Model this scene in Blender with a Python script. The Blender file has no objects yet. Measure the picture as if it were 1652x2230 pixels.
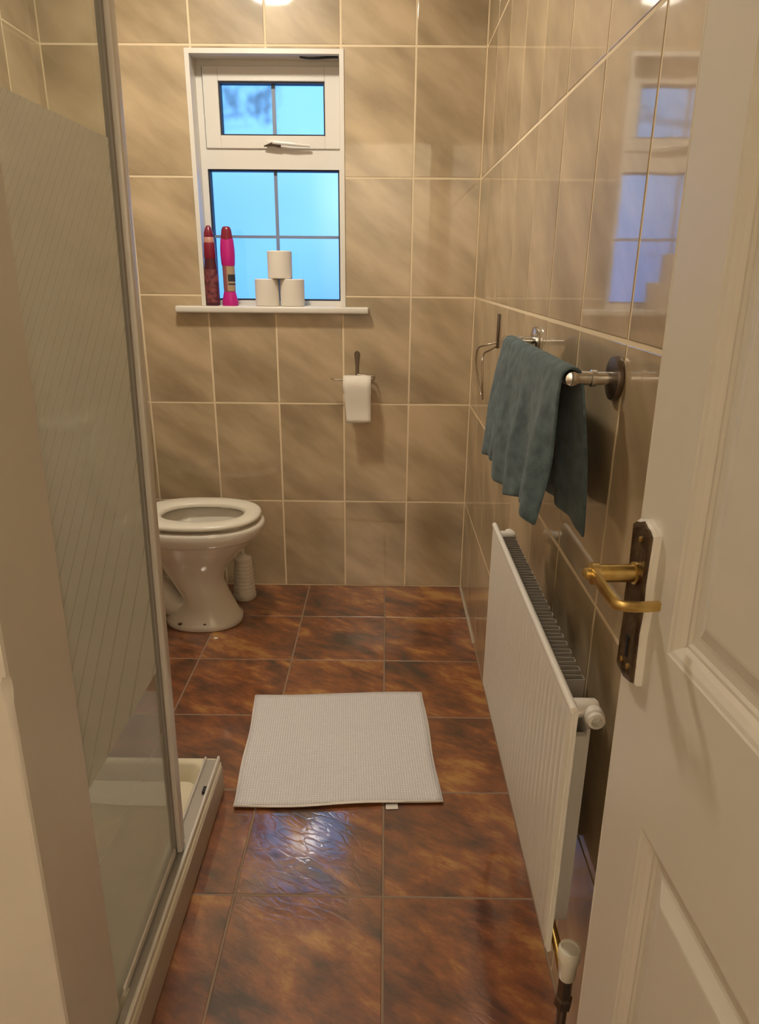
import bpy, bmesh, math, random
from mathutils import Matrix, Vector
random.seed(4)
S = bpy.context.scene
COL = S.collection
PI = math.pi
# ------------------------------------------------------------------ camera
cam = bpy.data.objects.new('camera', bpy.data.cameras.new('camera'))
COL.objects.link(cam)
cam.data.sensor_fit = 'VERTICAL'
cam.data.sensor_height = 36.0
cam.data.lens = 36.0 * 1515.42 / 2230.0
cam.data.clip_start = 0.02
RT = Vector((0.9999251, 0.0091838, 0.0080888))
UP = Vector((-0.0106454, 0.3266685, 0.9450790))
FW = Vector((-0.0060371, 0.9450944, -0.3267418))
M = Matrix.Identity(4)
for i in range(3):
    M[i][0] = RT[i]; M[i][1] = UP[i]; M[i][2] = -FW[i]
M[2][3] = 1.25696
cam.matrix_world = M
S.camera = cam
# ------------------------------------------------------------------ daylight, lamp power, exposure
LAMP_EMIT = 145.0                      # bathroom ceiling lamp diffuser
HALL_WATTS = (8.0, 26.0)               # hall: small ceiling lamp near the door, added fill light turned to the rear wall
SKY_STRENGTH = 0.72
S.view_settings.view_transform = 'Standard'
S.view_settings.look = 'None'
S.view_settings.exposure = 0.53
S.view_settings.gamma = 1.0
S.view_settings.use_curve_mapping = False
WARM = (1.0, 0.92, 0.765)

w = bpy.data.worlds.new('sky')
S.world = w
w.use_nodes = True
nt = w.node_tree
nt.nodes.clear()
wo = nt.nodes.new('ShaderNodeOutputWorld')
bg = nt.nodes.new('ShaderNodeBackground')
tc = nt.nodes.new('ShaderNodeTexCoord')
sx = nt.nodes.new('ShaderNodeSeparateXYZ')
rp = nt.nodes.new('ShaderNodeValToRGB')
nz = nt.nodes.new('ShaderNodeTexNoise')
nz.inputs['Scale'].default_value = 5.0
nz.inputs['Detail'].default_value = 2.0
ad = nt.nodes.new('ShaderNodeMath'); ad.operation = 'MULTIPLY_ADD'
ad.inputs[1].default_value = 0.35
nt.links.new(tc.outputs['Generated'], sx.inputs[0])
nt.links.new(tc.outputs['Generated'], nz.inputs['Vector'])
nt.links.new(nz.outputs['Fac'], ad.inputs[0])
nt.links.new(sx.outputs['Z'], ad.inputs[2])
nt.links.new(ad.outputs[0], rp.inputs[0])
rp.color_ramp.elements[0].position = 0.08
rp.color_ramp.elements[0].color = (0.18, 0.60, 1.75, 1)
rp.color_ramp.elements[1].position = 0.36
rp.color_ramp.elements[1].color = (0.33, 0.93, 1.9, 1)
nt.links.new(rp.outputs[0], bg.inputs[0])
bg.inputs[1].default_value = SKY_STRENGTH
nt.links.new(bg.outputs[0], wo.inputs[0])

for hw, hs, hl, hr in ((HALL_WATTS[0], 0.12, (-0.05, -0.65, 2.40), 0.0), (HALL_WATTS[1], 0.5, (-0.1, -0.9, 2.15), -80.0)):  # ceiling lamp, then an added unseen fill bounced off the rear wall
    hall = bpy.data.lights.new('hall_lamp_and_fill', 'AREA')
    hall.energy = hw
    hall.color = WARM
    hall.shape = 'DISK'
    hall.size = hs
    ho = bpy.data.objects.new('hall_lamp_and_fill', hall)
    COL.objects.link(ho)
    ho.location = hl
    ho.rotation_euler = (math.radians(hr), 0, 0)


# ------------------------------------------------------------------ material helpers
def mat(name, base=(0.8, 0.8, 0.8), rough=0.5, metal=0.0, ior=1.5, coat=0.0, coat_rough=0.05, sheen=0.0):
    m = bpy.data.materials.new(name)
    m.use_nodes = True
    b = m.node_tree.nodes['Principled BSDF']
    b.inputs['Base Color'].default_value = (*base, 1)
    b.inputs['Roughness'].default_value = rough
    b.inputs['Metallic'].default_value = metal
    b.inputs['IOR'].default_value = ior
    b.inputs['Coat Weight'].default_value = coat
    b.inputs['Coat Roughness'].default_value = coat_rough
    b.inputs['Sheen Weight'].default_value = sheen
    return m


def node(m, t, **kw):
    n = m.node_tree.nodes.new(t)
    for k, v in kw.items():
        setattr(n, k, v)
    return n


def link(m, a, b):
    m.node_tree.links.new(a, b)


def bsdf(m):
    return m.node_tree.nodes['Principled BSDF']


def vary(m, col1, col2, scale=8.0, detail=4.0, stretch=(1, 1, 1), rot=(0, 0, 0), lo=0.35, hi=0.65, per_object=False):
    """noise between two colours of the thing itself (grain, wear)"""
    t = node(m, 'ShaderNodeTexCoord')
    mp = node(m, 'ShaderNodeMapping')
    mp.vector_type = 'TEXTURE'
    mp.inputs['Rotation'].default_value = rot
    mp.inputs['Scale'].default_value = [1 / v for v in stretch]
    src = t.outputs['Object']
    if per_object:
        oi = node(m, 'ShaderNodeObjectInfo')
        vm = node(m, 'ShaderNodeVectorMath', operation='MULTIPLY_ADD')
        vm.inputs[1].default_value = (37.0, 53.0, 71.0)
        link(m, oi.outputs['Random'], vm.inputs[0])
        link(m, mp.outputs[0], vm.inputs[2])
        link(m, src, mp.inputs[0])
        src = vm.outputs[0]
    else:
        link(m, src, mp.inputs[0])
        src = mp.outputs[0]
    n = node(m, 'ShaderNodeTexNoise')
    n.inputs['Scale'].default_value = scale
    n.inputs['Detail'].default_value = detail
    link(m, src, n.inputs['Vector'])
    r = node(m, 'ShaderNodeValToRGB')
    r.color_ramp.elements[0].position = lo
    r.color_ramp.elements[0].color = (*col1, 1)
    r.color_ramp.elements[1].position = hi
    r.color_ramp.elements[1].color = (*col2, 1)
    link(m, n.outputs['Fac'], r.inputs[0])
    link(m, r.outputs[0], bsdf(m).inputs['Base Color'])
    return n, r, src


def bump(m, src, scale, strength, dist=0.001, kind='ShaderNodeTexNoise', to='Normal'):
    n = node(m, kind)
    n.inputs['Scale'].default_value = scale
    if src is not None:
        link(m, src, n.inputs['Vector'])
    b = node(m, 'ShaderNodeBump')
    b.inputs['Strength'].default_value = strength
    b.inputs['Distance'].default_value = dist
    link(m, n.outputs[0], b.inputs['Height'])
    link(m, b.outputs[0], bsdf(m).inputs[to])
    if to == 'Normal' and bsdf(m).inputs['Coat Weight'].default_value > 0:
        link(m, b.outputs[0], bsdf(m).inputs['Coat Normal'])
    return n, b


# ------------------------------------------------------------------ materials
m_tile = mat('glazed_beige_tile', rough=0.45, coat=1.0, coat_rough=0.045)
bsdf(m_tile).inputs['Coat IOR'].default_value = 1.52
_, _r, _s = vary(m_tile, (0.30, 0.219, 0.122), (0.60, 0.458, 0.288), scale=3.2, detail=5.0, stretch=(0.75, 2.3, 1),
                 rot=(0, 0, -0.62), lo=0.32, hi=0.68, per_object=True)
bump(m_tile, _s, 9.0, 0.05, 0.002)
m_grout = mat('cream_grout', (0.78, 0.64, 0.44), 0.8)
m_ftile = mat('rust_floor_tile', rough=0.5, coat=1.0, coat_rough=0.078)
bsdf(m_ftile).inputs['Coat IOR'].default_value = 1.95
_n, _r, _s = vary(m_ftile, (0.045, 0.018, 0.007), (0.47, 0.22, 0.05), scale=4.6, detail=5.0, stretch=(0.8, 1.9, 1),
                  rot=(0, 0, -0.55), lo=0.365, hi=0.635, per_object=True)
_n.inputs['Distortion'].default_value = 0.9
_f2 = node(m_ftile, 'ShaderNodeTexNoise')
_f2.inputs['Scale'].default_value = 17.0
_f2.inputs['Detail'].default_value = 9.0
_f2.inputs['Roughness'].default_value = 0.68
link(m_ftile, _s, _f2.inputs['Vector'])
_mxf = node(m_ftile, 'ShaderNodeMix')
_mxf.inputs[0].default_value = 0.38
link(m_ftile, _n.outputs['Fac'], _mxf.inputs[2])
link(m_ftile, _f2.outputs['Fac'], _mxf.inputs[3])
link(m_ftile, _mxf.outputs[0], _r.inputs[0])
_e = _r.color_ramp.elements.new(0.45)
_e.color = (0.14, 0.040, 0.012, 1)
_e = _r.color_ramp.elements.new(0.54)
_e.color = (0.265, 0.080, 0.018, 1)
# crazed glaze
_v = node(m_ftile, 'ShaderNodeTexVoronoi', feature='DISTANCE_TO_EDGE')
_v.inputs['Scale'].default_value = 26.0
_nn = node(m_ftile, 'ShaderNodeTexNoise')
_nn.inputs['Scale'].default_value = 14.0
_nn.inputs['Detail'].default_value = 3.0
_vm = node(m_ftile, 'ShaderNodeVectorMath', operation='MULTIPLY_ADD')
_vm.inputs[1].default_value = (0.06, 0.06, 0.06)
link(m_ftile, _s, _nn.inputs['Vector'])
link(m_ftile, _nn.outputs['Color'], _vm.inputs[0])
link(m_ftile, _s, _vm.inputs[2])
link(m_ftile, _vm.outputs[0], _v.inputs['Vector'])
_mr = node(m_ftile, 'ShaderNodeMapRange')
_mr.inputs['From Max'].default_value = 0.12
link(m_ftile, _v.outputs['Distance'], _mr.inputs['Value'])
_mx = node(m_ftile, 'ShaderNodeMath', operation='MULTIPLY_ADD')
_mx.inputs[1].default_value = 0.8
link(m_ftile, _nn.outputs['Fac'], _mx.inputs[0])
link(m_ftile, _mr.outputs[0], _mx.inputs[2])
_b = node(m_ftile, 'ShaderNodeBump')
_b.inputs['Strength'].default_value = 0.05
_b.inputs['Distance'].default_value = 0.0016
link(m_ftile, _mx.outputs[0], _b.inputs['Height'])
link(m_ftile, _b.outputs[0], bsdf(m_ftile).inputs['Normal'])
link(m_ftile, _b.outputs[0], bsdf(m_ftile).inputs['Coat Normal'])
m_fgrout = mat('grey_floor_grout', (0.27, 0.185, 0.125), 0.75)
m_paint = mat('cream_paint', (0.66, 0.575, 0.46), 0.45)
vary(m_paint, (0.70, 0.635, 0.545), (0.74, 0.675, 0.58), 5.0)
m_gloss = mat('cream_gloss_paint', (0.73, 0.675, 0.595), 0.3)
bump(m_gloss, None, 30.0, 0.03, 0.001)
m_ceil = mat('white_ceiling', (0.78, 0.74, 0.66), 0.8)
m_upvc = mat('white_upvc', (0.76, 0.72, 0.66), 0.32)
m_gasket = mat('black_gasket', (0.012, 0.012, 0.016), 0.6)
m_bar = mat('grey_glazing_bar', (0.22, 0.27, 0.38), 0.4)
m_porc = mat('white_porcelain', (0.74, 0.69, 0.60), 0.22, coat=1.0, coat_rough=0.05)
m_seat = mat('white_seat_plastic', (0.78, 0.73, 0.62), 0.28)
m_rad = mat('radiator_enamel', (0.77, 0.72, 0.645), 0.35)
m_radgrey = mat('bare_convector_steel', (0.30, 0.27, 0.235), 0.5)
m_chrome = mat('chrome', (0.68, 0.66, 0.62), 0.16, metal=1.0)
m_darkmetal = mat('dark_bronze_metal', (0.16, 0.12, 0.09), 0.35, metal=0.8)
m_wire = mat('antique_wire', (0.40, 0.33, 0.26), 0.28, metal=1.0)
m_brass = mat('aged_brass', (0.62, 0.44, 0.15), 0.30, metal=1.0)
vary(m_brass, (0.48, 0.32, 0.10), (0.66, 0.48, 0.18), 40.0)
m_plate = mat('tarnished_brass_plate', (0.2, 0.13, 0.06), 0.42, metal=0.85)
_n, _r, _s = vary(m_plate, (0.075, 0.045, 0.026), (0.17, 0.115, 0.065), 60.0, 5.0)
bump(m_plate, _s, 160.0, 0.6, 0.002)
m_black = mat('black_void', (0.006, 0.005, 0.005), 0.7)
m_towel = mat('teal_terry', (0.10, 0.165, 0.19), 0.95, sheen=0.15)
_n, _r, _s = vary(m_towel, (0.048, 0.078, 0.086), (0.10, 0.147, 0.16), 45.0, 6.0)
bump(m_towel, _s, 700.0, 0.7, 0.002)
m_mat = mat('white_waffle_cotton', (0.70, 0.66, 0.64), 0.95)
_t = node(m_mat, 'ShaderNodeTexCoord')
_br = node(m_mat, 'ShaderNodeTexBrick')
_br.offset = 0.0
_br.inputs['Color1'].default_value = (0.86, 0.83, 0.83, 1)
_br.inputs['Color2'].default_value = (0.80, 0.77, 0.78, 1)
_br.inputs['Mortar'].default_value = (0.60, 0.57, 0.575, 1)
_br.inputs['Scale'].default_value = 1.0
_br.inputs['Mortar Size'].default_value = 0.0011
_br.inputs['Mortar Smooth'].default_value = 0.6
_br.inputs['Brick Width'].default_value = 0.0066
_br.inputs['Row Height'].default_value = 0.0066
link(m_mat, _t.outputs['Object'], _br.inputs['Vector'])
link(m_mat, _br.outputs['Color'], bsdf(m_mat).inputs['Base Color'])
_b = node(m_mat, 'ShaderNodeBump')
_b.invert = True
_b.inputs['Strength'].default_value = 0.5
_b.inputs['Distance'].default_value = 0.002
link(m_mat, _br.outputs['Fac'], _b.inputs['Height'])
link(m_mat, _b.outputs[0], bsdf(m_mat).inputs['Normal'])
m_hem = mat('cream_hem', (0.82, 0.76, 0.72), 0.9)
m_paper = mat('toilet_tissue', (0.80, 0.74, 0.66), 0.9)
m_card = mat('brown_card', (0.32, 0.22, 0.13), 0.8)
m_red = mat('crimson_plastic', (0.21, 0.010, 0.030), 0.3)
m_redlabel = mat('red_printed_label', (0.28, 0.03, 0.05), 0.4)
vary(m_redlabel, (0.075, 0.012, 0.03), (0.26, 0.07, 0.075), 60.0, 3.0)
m_maroon = mat('maroon_plastic', (0.075, 0.01, 0.02), 0.35)
m_pinkbeige = mat('pink_beige_plastic', (0.52, 0.25, 0.20), 0.4)
m_magenta = mat('magenta_plastic', (0.52, 0.012, 0.22), 0.3)
m_rose = mat('rose_label', (0.30, 0.10, 0.11), 0.4)
m_tan = mat('tan_label', (0.42, 0.30, 0.19), 0.45)
m_slate = mat('slate_label', (0.03, 0.03, 0.04), 0.4)
m_alu = mat('white_aluminium_profile', (0.70, 0.645, 0.57), 0.3)
m_rail = mat('satin_aluminium_track', (0.50, 0.47, 0.42), 0.32, metal=0.55)
m_tray = mat('cream_acrylic', (0.76, 0.69, 0.52), 0.2)
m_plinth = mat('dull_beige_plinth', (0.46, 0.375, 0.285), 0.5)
m_brush = mat('white_ribbed_plastic', (0.72, 0.66, 0.56), 0.4)
m_silicone = mat('white_silicone', (0.48, 0.40, 0.30), 0.5)
m_leaf = mat('dark_leaf', (0.03, 0.07, 0.06), 0.6)
m_bark = mat('bark', (0.03, 0.035, 0.05), 0.9)

m_glass = bpy.data.materials.new('clear_shower_glass')
m_glass.use_nodes = True
_t = m_glass.node_tree
_t.nodes.clear()
_o = _t.nodes.new('ShaderNodeOutputMaterial')
_tr = _t.nodes.new('ShaderNodeBsdfTransparent')
_tr.inputs[0].default_value = (0.90, 0.915, 0.89, 1)
_gl = _t.nodes.new('ShaderNodeBsdfGlossy')
_gl.inputs['Roughness'].default_value = 0.02
_fr = _t.nodes.new('ShaderNodeFresnel')
_ge = _t.nodes.new('ShaderNodeNewGeometry')
_ir = _t.nodes.new('ShaderNodeMapRange')             # same reflectance from either face of the sheet
_ir.inputs['To Min'].default_value = 1.5
_ir.inputs['To Max'].default_value = 1 / 1.5
_t.links.new(_ge.outputs['Backfacing'], _ir.inputs['Value'])
_t.links.new(_ir.outputs[0], _fr.inputs[0])
_mx = _t.nodes.new('ShaderNodeMixShader')
_t.links.new(_fr.outputs[0], _mx.inputs[0])
_t.links.new(_tr.outputs[0], _mx.inputs[1])
_t.links.new(_gl.outputs[0], _mx.inputs[2])
_fd = _t.nodes.new('ShaderNodeBsdfDiffuse')             # limescale film, heavier low down where the water runs off
_fd.inputs[0].default_value = (0.60, 0.585, 0.56, 1)
_ft = _t.nodes.new('ShaderNodeBsdfTranslucent')
_ft.inputs[0].default_value = (0.55, 0.53, 0.48, 1)
_fm = _t.nodes.new('ShaderNodeMixShader')
_tc = _t.nodes.new('ShaderNodeTexCoord')
_sp = _t.nodes.new('ShaderNodeSeparateXYZ')
_fz = _t.nodes.new('ShaderNodeMapRange')
_fz.inputs['From Min'].default_value = 0.35
_fz.inputs['From Max'].default_value = 1.45
_fz.inputs['To Min'].default_value = 0.36
_fz.inputs['To Max'].default_value = 0.04
_fx = _t.nodes.new('ShaderNodeMixShader')
_t.links.new(_tc.outputs['Object'], _sp.inputs[0])
_t.links.new(_sp.outputs['Z'], _fz.inputs['Value'])
_t.links.new(_fd.outputs[0], _fm.inputs[1])
_t.links.new(_ft.outputs[0], _fm.inputs[2])
_t.links.new(_fz.outputs[0], _fx.inputs[0])
_t.links.new(_mx.outputs[0], _fx.inputs[1])
_t.links.new(_fm.outputs[0], _fx.inputs[2])
_t.links.new(_fx.outputs[0], _o.inputs[0])

m_frost = bpy.data.materials.new('frosted_pinstripe_print')
m_frost.use_nodes = True
_t = m_frost.node_tree
_t.nodes.clear()
_o = _t.nodes.new('ShaderNodeOutputMaterial')
_tr = _t.nodes.new('ShaderNodeBsdfTransparent')
_tr.inputs[0].default_value = (0.9, 0.9, 0.88, 1)
_df = _t.nodes.new('ShaderNodeBsdfDiffuse')
_df.inputs[0].default_value = (0.88, 0.88, 0.82, 1)
_tl = _t.nodes.new('ShaderNodeBsdfTranslucent')
_tl.inputs[0].default_value = (0.90, 0.90, 0.84, 1)
_m1 = _t.nodes.new('ShaderNodeMixShader')
_m1.inputs[0].default_value = 0.55
_m2 = _t.nodes.new('ShaderNodeMixShader')
_tc = _t.nodes.new('ShaderNodeTexCoord')
_sp = _t.nodes.new('ShaderNodeSeparateXYZ')


def _math(tree, op, a, b=None):
    n = tree.nodes.new('ShaderNodeMath')
    n.operation = op
    for i, v in enumerate((a, b)):
        if v is None:
            continue
        if isinstance(v, (int, float)):
            n.inputs[i].default_value = v
        else:
            tree.links.new(v, n.inputs[i])
    return n.outputs[0]


_t.links.new(_tc.outputs['Object'], _sp.inputs[0])
_sv = _math(_t, 'SUBTRACT', _sp.outputs['Z'], _sp.outputs['Y'])
_ph = _math(_t, 'DIVIDE', _math(_t, 'EXPONENT', _math(_t, 'MULTIPLY', _sv, 2.054)), 0.0416 * 2.054)
_fp = _math(_t, 'FRACT', _ph)
_d = _math(_t, 'ABSOLUTE', _math(_t, 'SUBTRACT', _fp, 0.5))           # 0 at a gap
_gap = _math(_t, 'MULTIPLY', _d, 13.0)
_gap.node.use_clamp = True
_fine = _math(_t, 'FRACT', _math(_t, 'MULTIPLY', _sv, 260.0))
_fine = _math(_t, 'MULTIPLY_ADD', _fine, 0.16)
_fine.node.inputs[2].default_value = 0.78
_cov = _math(_t, 'MULTIPLY', _fine, _math(_t, 'MULTIPLY_ADD', _gap, 0.34))
_cov.node.inputs[1].links[0].from_node.inputs[2].default_value = 0.66
_t.links.new(_df.outputs[0], _m1.inputs[1])
_t.links.new(_tl.outputs[0], _m1.inputs[2])
_t.links.new(_cov, _m2.inputs[0])
_t.links.new(_tr.outputs[0], _m2.inputs[1])
_t.links.new(_m1.outputs[0], _m2.inputs[2])
_t.links.new(_m2.outputs[0], _o.inputs[0])

m_pane = bpy.data.materials.new('obscure_window_glass')
m_pane.use_nodes = True
_t = m_pane.node_tree
_t.nodes.clear()
_o = _t.nodes.new('ShaderNodeOutputMaterial')
_rf = _t.nodes.new('ShaderNodeBsdfRefraction')
_rf.inputs['Roughness'].default_value = 0.2
_rf.inputs['IOR'].default_value = 1.12
_tr = _t.nodes.new('ShaderNodeBsdfTransparent')
_gl = _t.nodes.new('ShaderNodeBsdfGlossy')
_gl.inputs['Roughness'].default_value = 0.1
_m1 = _t.nodes.new('ShaderNodeMixShader')
_m1.inputs[0].default_value = 0.2
_m2 = _t.nodes.new('ShaderNodeMixShader')
_m2.inputs[0].default_value = 0.05
_t.links.new(_rf.outputs[0], _m1.inputs[1])
_t.links.new(_tr.outputs[0], _m1.inputs[2])
_t.links.new(_m1.outputs[0], _m2.inputs[1])
_t.links.new(_gl.outputs[0], _m2.inputs[2])
_t.links.new(_m2.outputs[0], _o.inputs[0])

m_lamp = bpy.data.materials.new('lamp_diffuser')
m_lamp.use_nodes = True
_b = bsdf(m_lamp)
_b.inputs['Base Color'].default_value = (0.8, 0.8, 0.8, 1)
_b.inputs['Emission Color'].default_value = (*WARM, 1)
_b.inputs['Emission Strength'].default_value = LAMP_EMIT


# ------------------------------------------------------------------ mesh helpers
def box(bm, x0, x1, y0, y1, z0, z1):
    v = [bm.verts.new((x, y, z)) for z in (z0, z1) for y in (y0, y1) for x in (x0, x1)]
    for f in ((0, 2, 3, 1), (4, 5, 7, 6), (0, 1, 5, 4), (2, 6, 7, 3), (0, 4, 6, 2), (1, 3, 7, 5)):
        bm.faces.new([v[i] for i in f])
    return v


def bevel(bm, w, seg=2):
    bmesh.ops.bevel(bm, geom=bm.edges[:], offset=w, segments=seg, profile=0.5, affect='EDGES', clamp_overlap=True)


def rings(bm, loops, cap0=True, cap1=True, closed=True):
    vs = [[bm.verts.new(p) for p in lp] for lp in loops]
    n = len(vs[0])
    for a, b in zip(vs, vs[1:]):
        for i in range(n if closed else n - 1):
            j = (i + 1) % n
            bm.faces.new((a[i], a[j], b[j], b[i]))
    if cap0:
        bm.faces.new(vs[0][::-1])
    if cap1:
        bm.faces.new(vs[-1])
    return vs


def lathe(bm, prof, center=(0, 0, 0), axis='Z', n=24, sx=1.0, sy=1.0, cap0=True, cap1=True):
    loops = []
    for r, h in prof:
        lp = []
        for i in range(n):
            a = 2 * PI * i / n
            p = (r * sx * math.cos(a), r * sy * math.sin(a), h)
            if axis == 'X':
                p = (p[2], p[0], p[1])
            elif axis == 'Y':
                p = (p[1], p[2], p[0])
            lp.append((p[0] + center[0], p[1] + center[1], p[2] + center[2]))
        loops.append(lp)
    return rings(bm, loops, cap0, cap1)


def tube(bm, pts, r, n=10, caps=True):
    pts = [Vector(p) for p in pts]
    loops = []
    up = None
    for i, p in enumerate(pts):
        if i == 0:
            t = pts[1] - p
        elif i == len(pts) - 1:
            t = p - pts[i - 1]
        else:
            t = (pts[i + 1] - p).normalized() + (p - pts[i - 1]).normalized()
        t.normalize()
        if up is None:
            up = Vector((0, 0, 1)) if abs(t.z) < 0.9 else Vector((1, 0, 0))
        a = t.cross(up).normalized()
        up = a.cross(t).normalized()
        rr = r[i] if isinstance(r, (list, tuple)) else r
        loops.append([p + (a * math.cos(2 * PI * k / n) + up * math.sin(2 * PI * k / n)) * rr for k in range(n)])
    rings(bm, loops, caps, caps)


def arc(pts, rad=0.012, seg=5):
    """round the corners of a polyline"""
    pts = [Vector(p) for p in pts]
    out = [pts[0]]
    for i in range(1, len(pts) - 1):
        p = pts[i]
        a = (pts[i - 1] - p); b = (pts[i + 1] - p)
        r = min(rad, a.length * 0.45, b.length * 0.45)
        p0 = p + a.normalized() * r; p1 = p + b.normalized() * r
        for k in range(seg + 1):
            t = k / seg
            out.append(p0 * (1 - t) ** 2 + p * 2 * t * (1 - t) + p1 * t * t)
    out.append(pts[-1])
    return out


def obj(name, bm, m, parent=None, smooth=None, recalc=True):
    me = bpy.data.meshes.new(name)
    if recalc:
        bmesh.ops.recalc_face_normals(bm, faces=bm.faces[:])
    bm.to_mesh(me)
    bm.free()
    for mm in (m if isinstance(m, (list, tuple)) else [m]):
        me.materials.append(mm)
    if smooth is not None:
        for p in me.polygons:
            p.use_smooth = True
        me.set_sharp_from_angle(angle=math.radians(smooth))
    o = bpy.data.objects.new(name, me)
    COL.objects.link(o)
    if parent is not None:
        o.parent = parent
    return o


def tag(o, label=None, cat=None, group=None, kind=None):
    if label: o['label'] = label
    if cat: o['category'] = cat
    if group: o['group'] = group
    if kind: o['kind'] = kind
    return o


def thing(name, label, cat, loc=(0, 0, 0), group=None):
    o = bpy.data.objects.new(name, None)
    COL.objects.link(o)
    o.location = loc
    return tag(o, label, cat, group)


def copy_tree(o, parent=None):
    c = o.copy()
    COL.objects.link(c)
    if parent is not None:
        c.parent = parent
    for ch in list(o.children):
        copy_tree(ch, c)
    return c


# ------------------------------------------------------------------ the shell
D, XR, XL, ZC = 2.6817, 0.3276, -1.1588, 2.395
ROWS = [0.0] + [0.3749 + 0.397 * k for k in range(6)] + [2.395]     # wall tile courses
WX0, WX1, WZ0, WZ1 = -0.678, -0.151, 1.133, 1.951         # window opening
G = 0.0034                                                # half joint
TH = 0.0011                                               # tile proud of the grout

_tile_cache = {}


def tile_mesh(name, wd, ht, m):
    key = (name, round(wd, 4), round(ht, 4))
    if key not in _tile_cache:
        bm = bmesh.new()
        e = 0.0012
        lo = [(-wd / 2, -ht / 2, -0.004), (wd / 2, -ht / 2, -0.004), (wd / 2, ht / 2, -0.004), (-wd / 2, ht / 2, -0.004)]
        mid = [(x, y, -0.0010) for x, y, z in lo]
        q = [(x - math.copysign(e * 0.35, x), y - math.copysign(e * 0.35, y), -0.0003) for x, y, z in lo]
        top = [(x - math.copysign(e, x), y - math.copysign(e, y), 0.0) for x, y, z in lo]
        rings(bm, [lo, mid, q, top], cap0=False)
        me = bpy.data.meshes.new(name)
        bm.to_mesh(me); bm.free()
        me.materials.append(m)
        _tile_cache[key] = me
    return _tile_cache[key]


def put_tile(parent, wd, ht, mw, m):
    o = bpy.data.objects.new('tile', tile_mesh('tile', wd, ht, m))
    COL.objects.link(o)
    o.parent = parent
    o.matrix_world = mw
    return o


def basis(X, Y, Z, loc):
    mm = Matrix.Identity(4)
    for i in range(3):
        mm[i][0] = X[i]; mm[i][1] = Y[i]; mm[i][2] = Z[i]; mm[i][3] = loc[i]
    return mm


def cut(r, w):
    """tile r minus the window opening w: None, a rectangle, or an L shaped outline"""
    a0, a1, b0, b1 = r
    c0, c1, d0, d1 = w
    if a1 <= c0 or a0 >= c1 or b1 <= d0 or b0 >= d1:
        return r
    if c0 <= a0 and a1 <= c1:                        # the whole width
        if d0 <= b0 and b1 <= d1: return None
        return (a0, a1, b0, d0) if b0 < d0 else (a0, a1, d1, b1)
    if d0 <= b0 and b1 <= d1:                        # the whole height
        return (a0, c0, b0, b1) if a0 < c0 else (c1, a1, b0, b1)
    left, low = a0 < c0, b0 < d0
    cx, cz = (c0 if left else c1), (d0 if low else d1)
    if left and low: return [(a0, b0), (a1, b0), (a1, cz), (cx, cz), (cx, b1), (a0, b1)]
    if left: return [(a0, b0), (cx, b0), (cx, cz), (a1, cz), (a1, b1), (a0, b1)]
    if low: return [(a0, b0), (a1, b0), (a1, b1), (cx, b1), (cx, cz), (a0, cz)]
    return [(a0, cz), (cx, cz), (cx, b0), (a1, b0), (a1, b1), (a0, b1)]


# back wall with its window opening
bm = bmesh.new()
y0, y1 = D + TH, D + 0.24
box(bm, XL - 0.1, WX0, y0, y1, -0.1, ZC + 0.1)
box(bm, WX1, XR + 0.1, y0, y1, -0.1, ZC + 0.1)
box(bm, WX0, WX1, y0, y1, -0.1, WZ0)
box(bm, WX0, WX1, y0, y1, WZ1, ZC + 0.1)
wall_back = tag(obj('wall_back', bm, m_grout), kind='structure')
cols = [XL] + [-0.9088 + 0.25 * k for k in range(5)] + [XR]
for k in range(len(cols) - 1):
    for r in range(len(ROWS) - 1):
        p = cut((cols[k], cols[k + 1], ROWS[r], ROWS[r + 1]), (WX0, WX1, WZ0, WZ1))
        if p is None:
            continue
        if isinstance(p, list):
            mx_, mz_ = (cols[k] + cols[k + 1]) / 2, (ROWS[r] + ROWS[r + 1]) / 2
            q = [(x - mx_ - math.copysign(G, x - mx_), z - mz_ - math.copysign(G, z - mz_)) for x, z in p]
            bm = bmesh.new()
            rings(bm, [[(x, z, h) for x, z in q] for h in (-0.004, 0.0)], cap0=False)
            o = obj('tile', bm, m_tile, wall_back, recalc=False)
            o.matrix_world = basis((1, 0, 0), (0, 0, 1), (0, -1, 0), (mx_, D, mz_))
            continue
        a0, a1, b0, b1 = p
        wd, ht = a1 - a0 - 2 * G, b1 - b0 - 2 * G
        if wd < 0.006 or ht < 0.003:
            continue
        put_tile(wall_back, wd, ht, basis((1, 0, 0), (0, 0, 1), (0, -1, 0), ((a0 + a1) / 2, D, (b0 + b1) / 2)), m_tile)

# right wall
bm = bmesh.new()
box(bm, XR + TH, XR + 0.15, 0.70, D + 0.24, -0.1, ZC + 0.1)
wall_right = tag(obj('wall_right', bm, m_grout), kind='structure')
ys = [D - 0.2445 * k for k in range(8)] + [0.70]
for k in range(len(ys) - 1):
    for r in range(len(ROWS) - 1):
        a1, a0 = ys[k], ys[k + 1]
        put_tile(wall_right, a1 - a0 - 2 * G, ROWS[r + 1] - ROWS[r] - 2 * G,
                 basis((0, -1, 0), (0, 0, 1), (-1, 0, 0), (XR, (a0 + a1) / 2, (ROWS[r] + ROWS[r + 1]) / 2)), m_tile)
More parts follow.
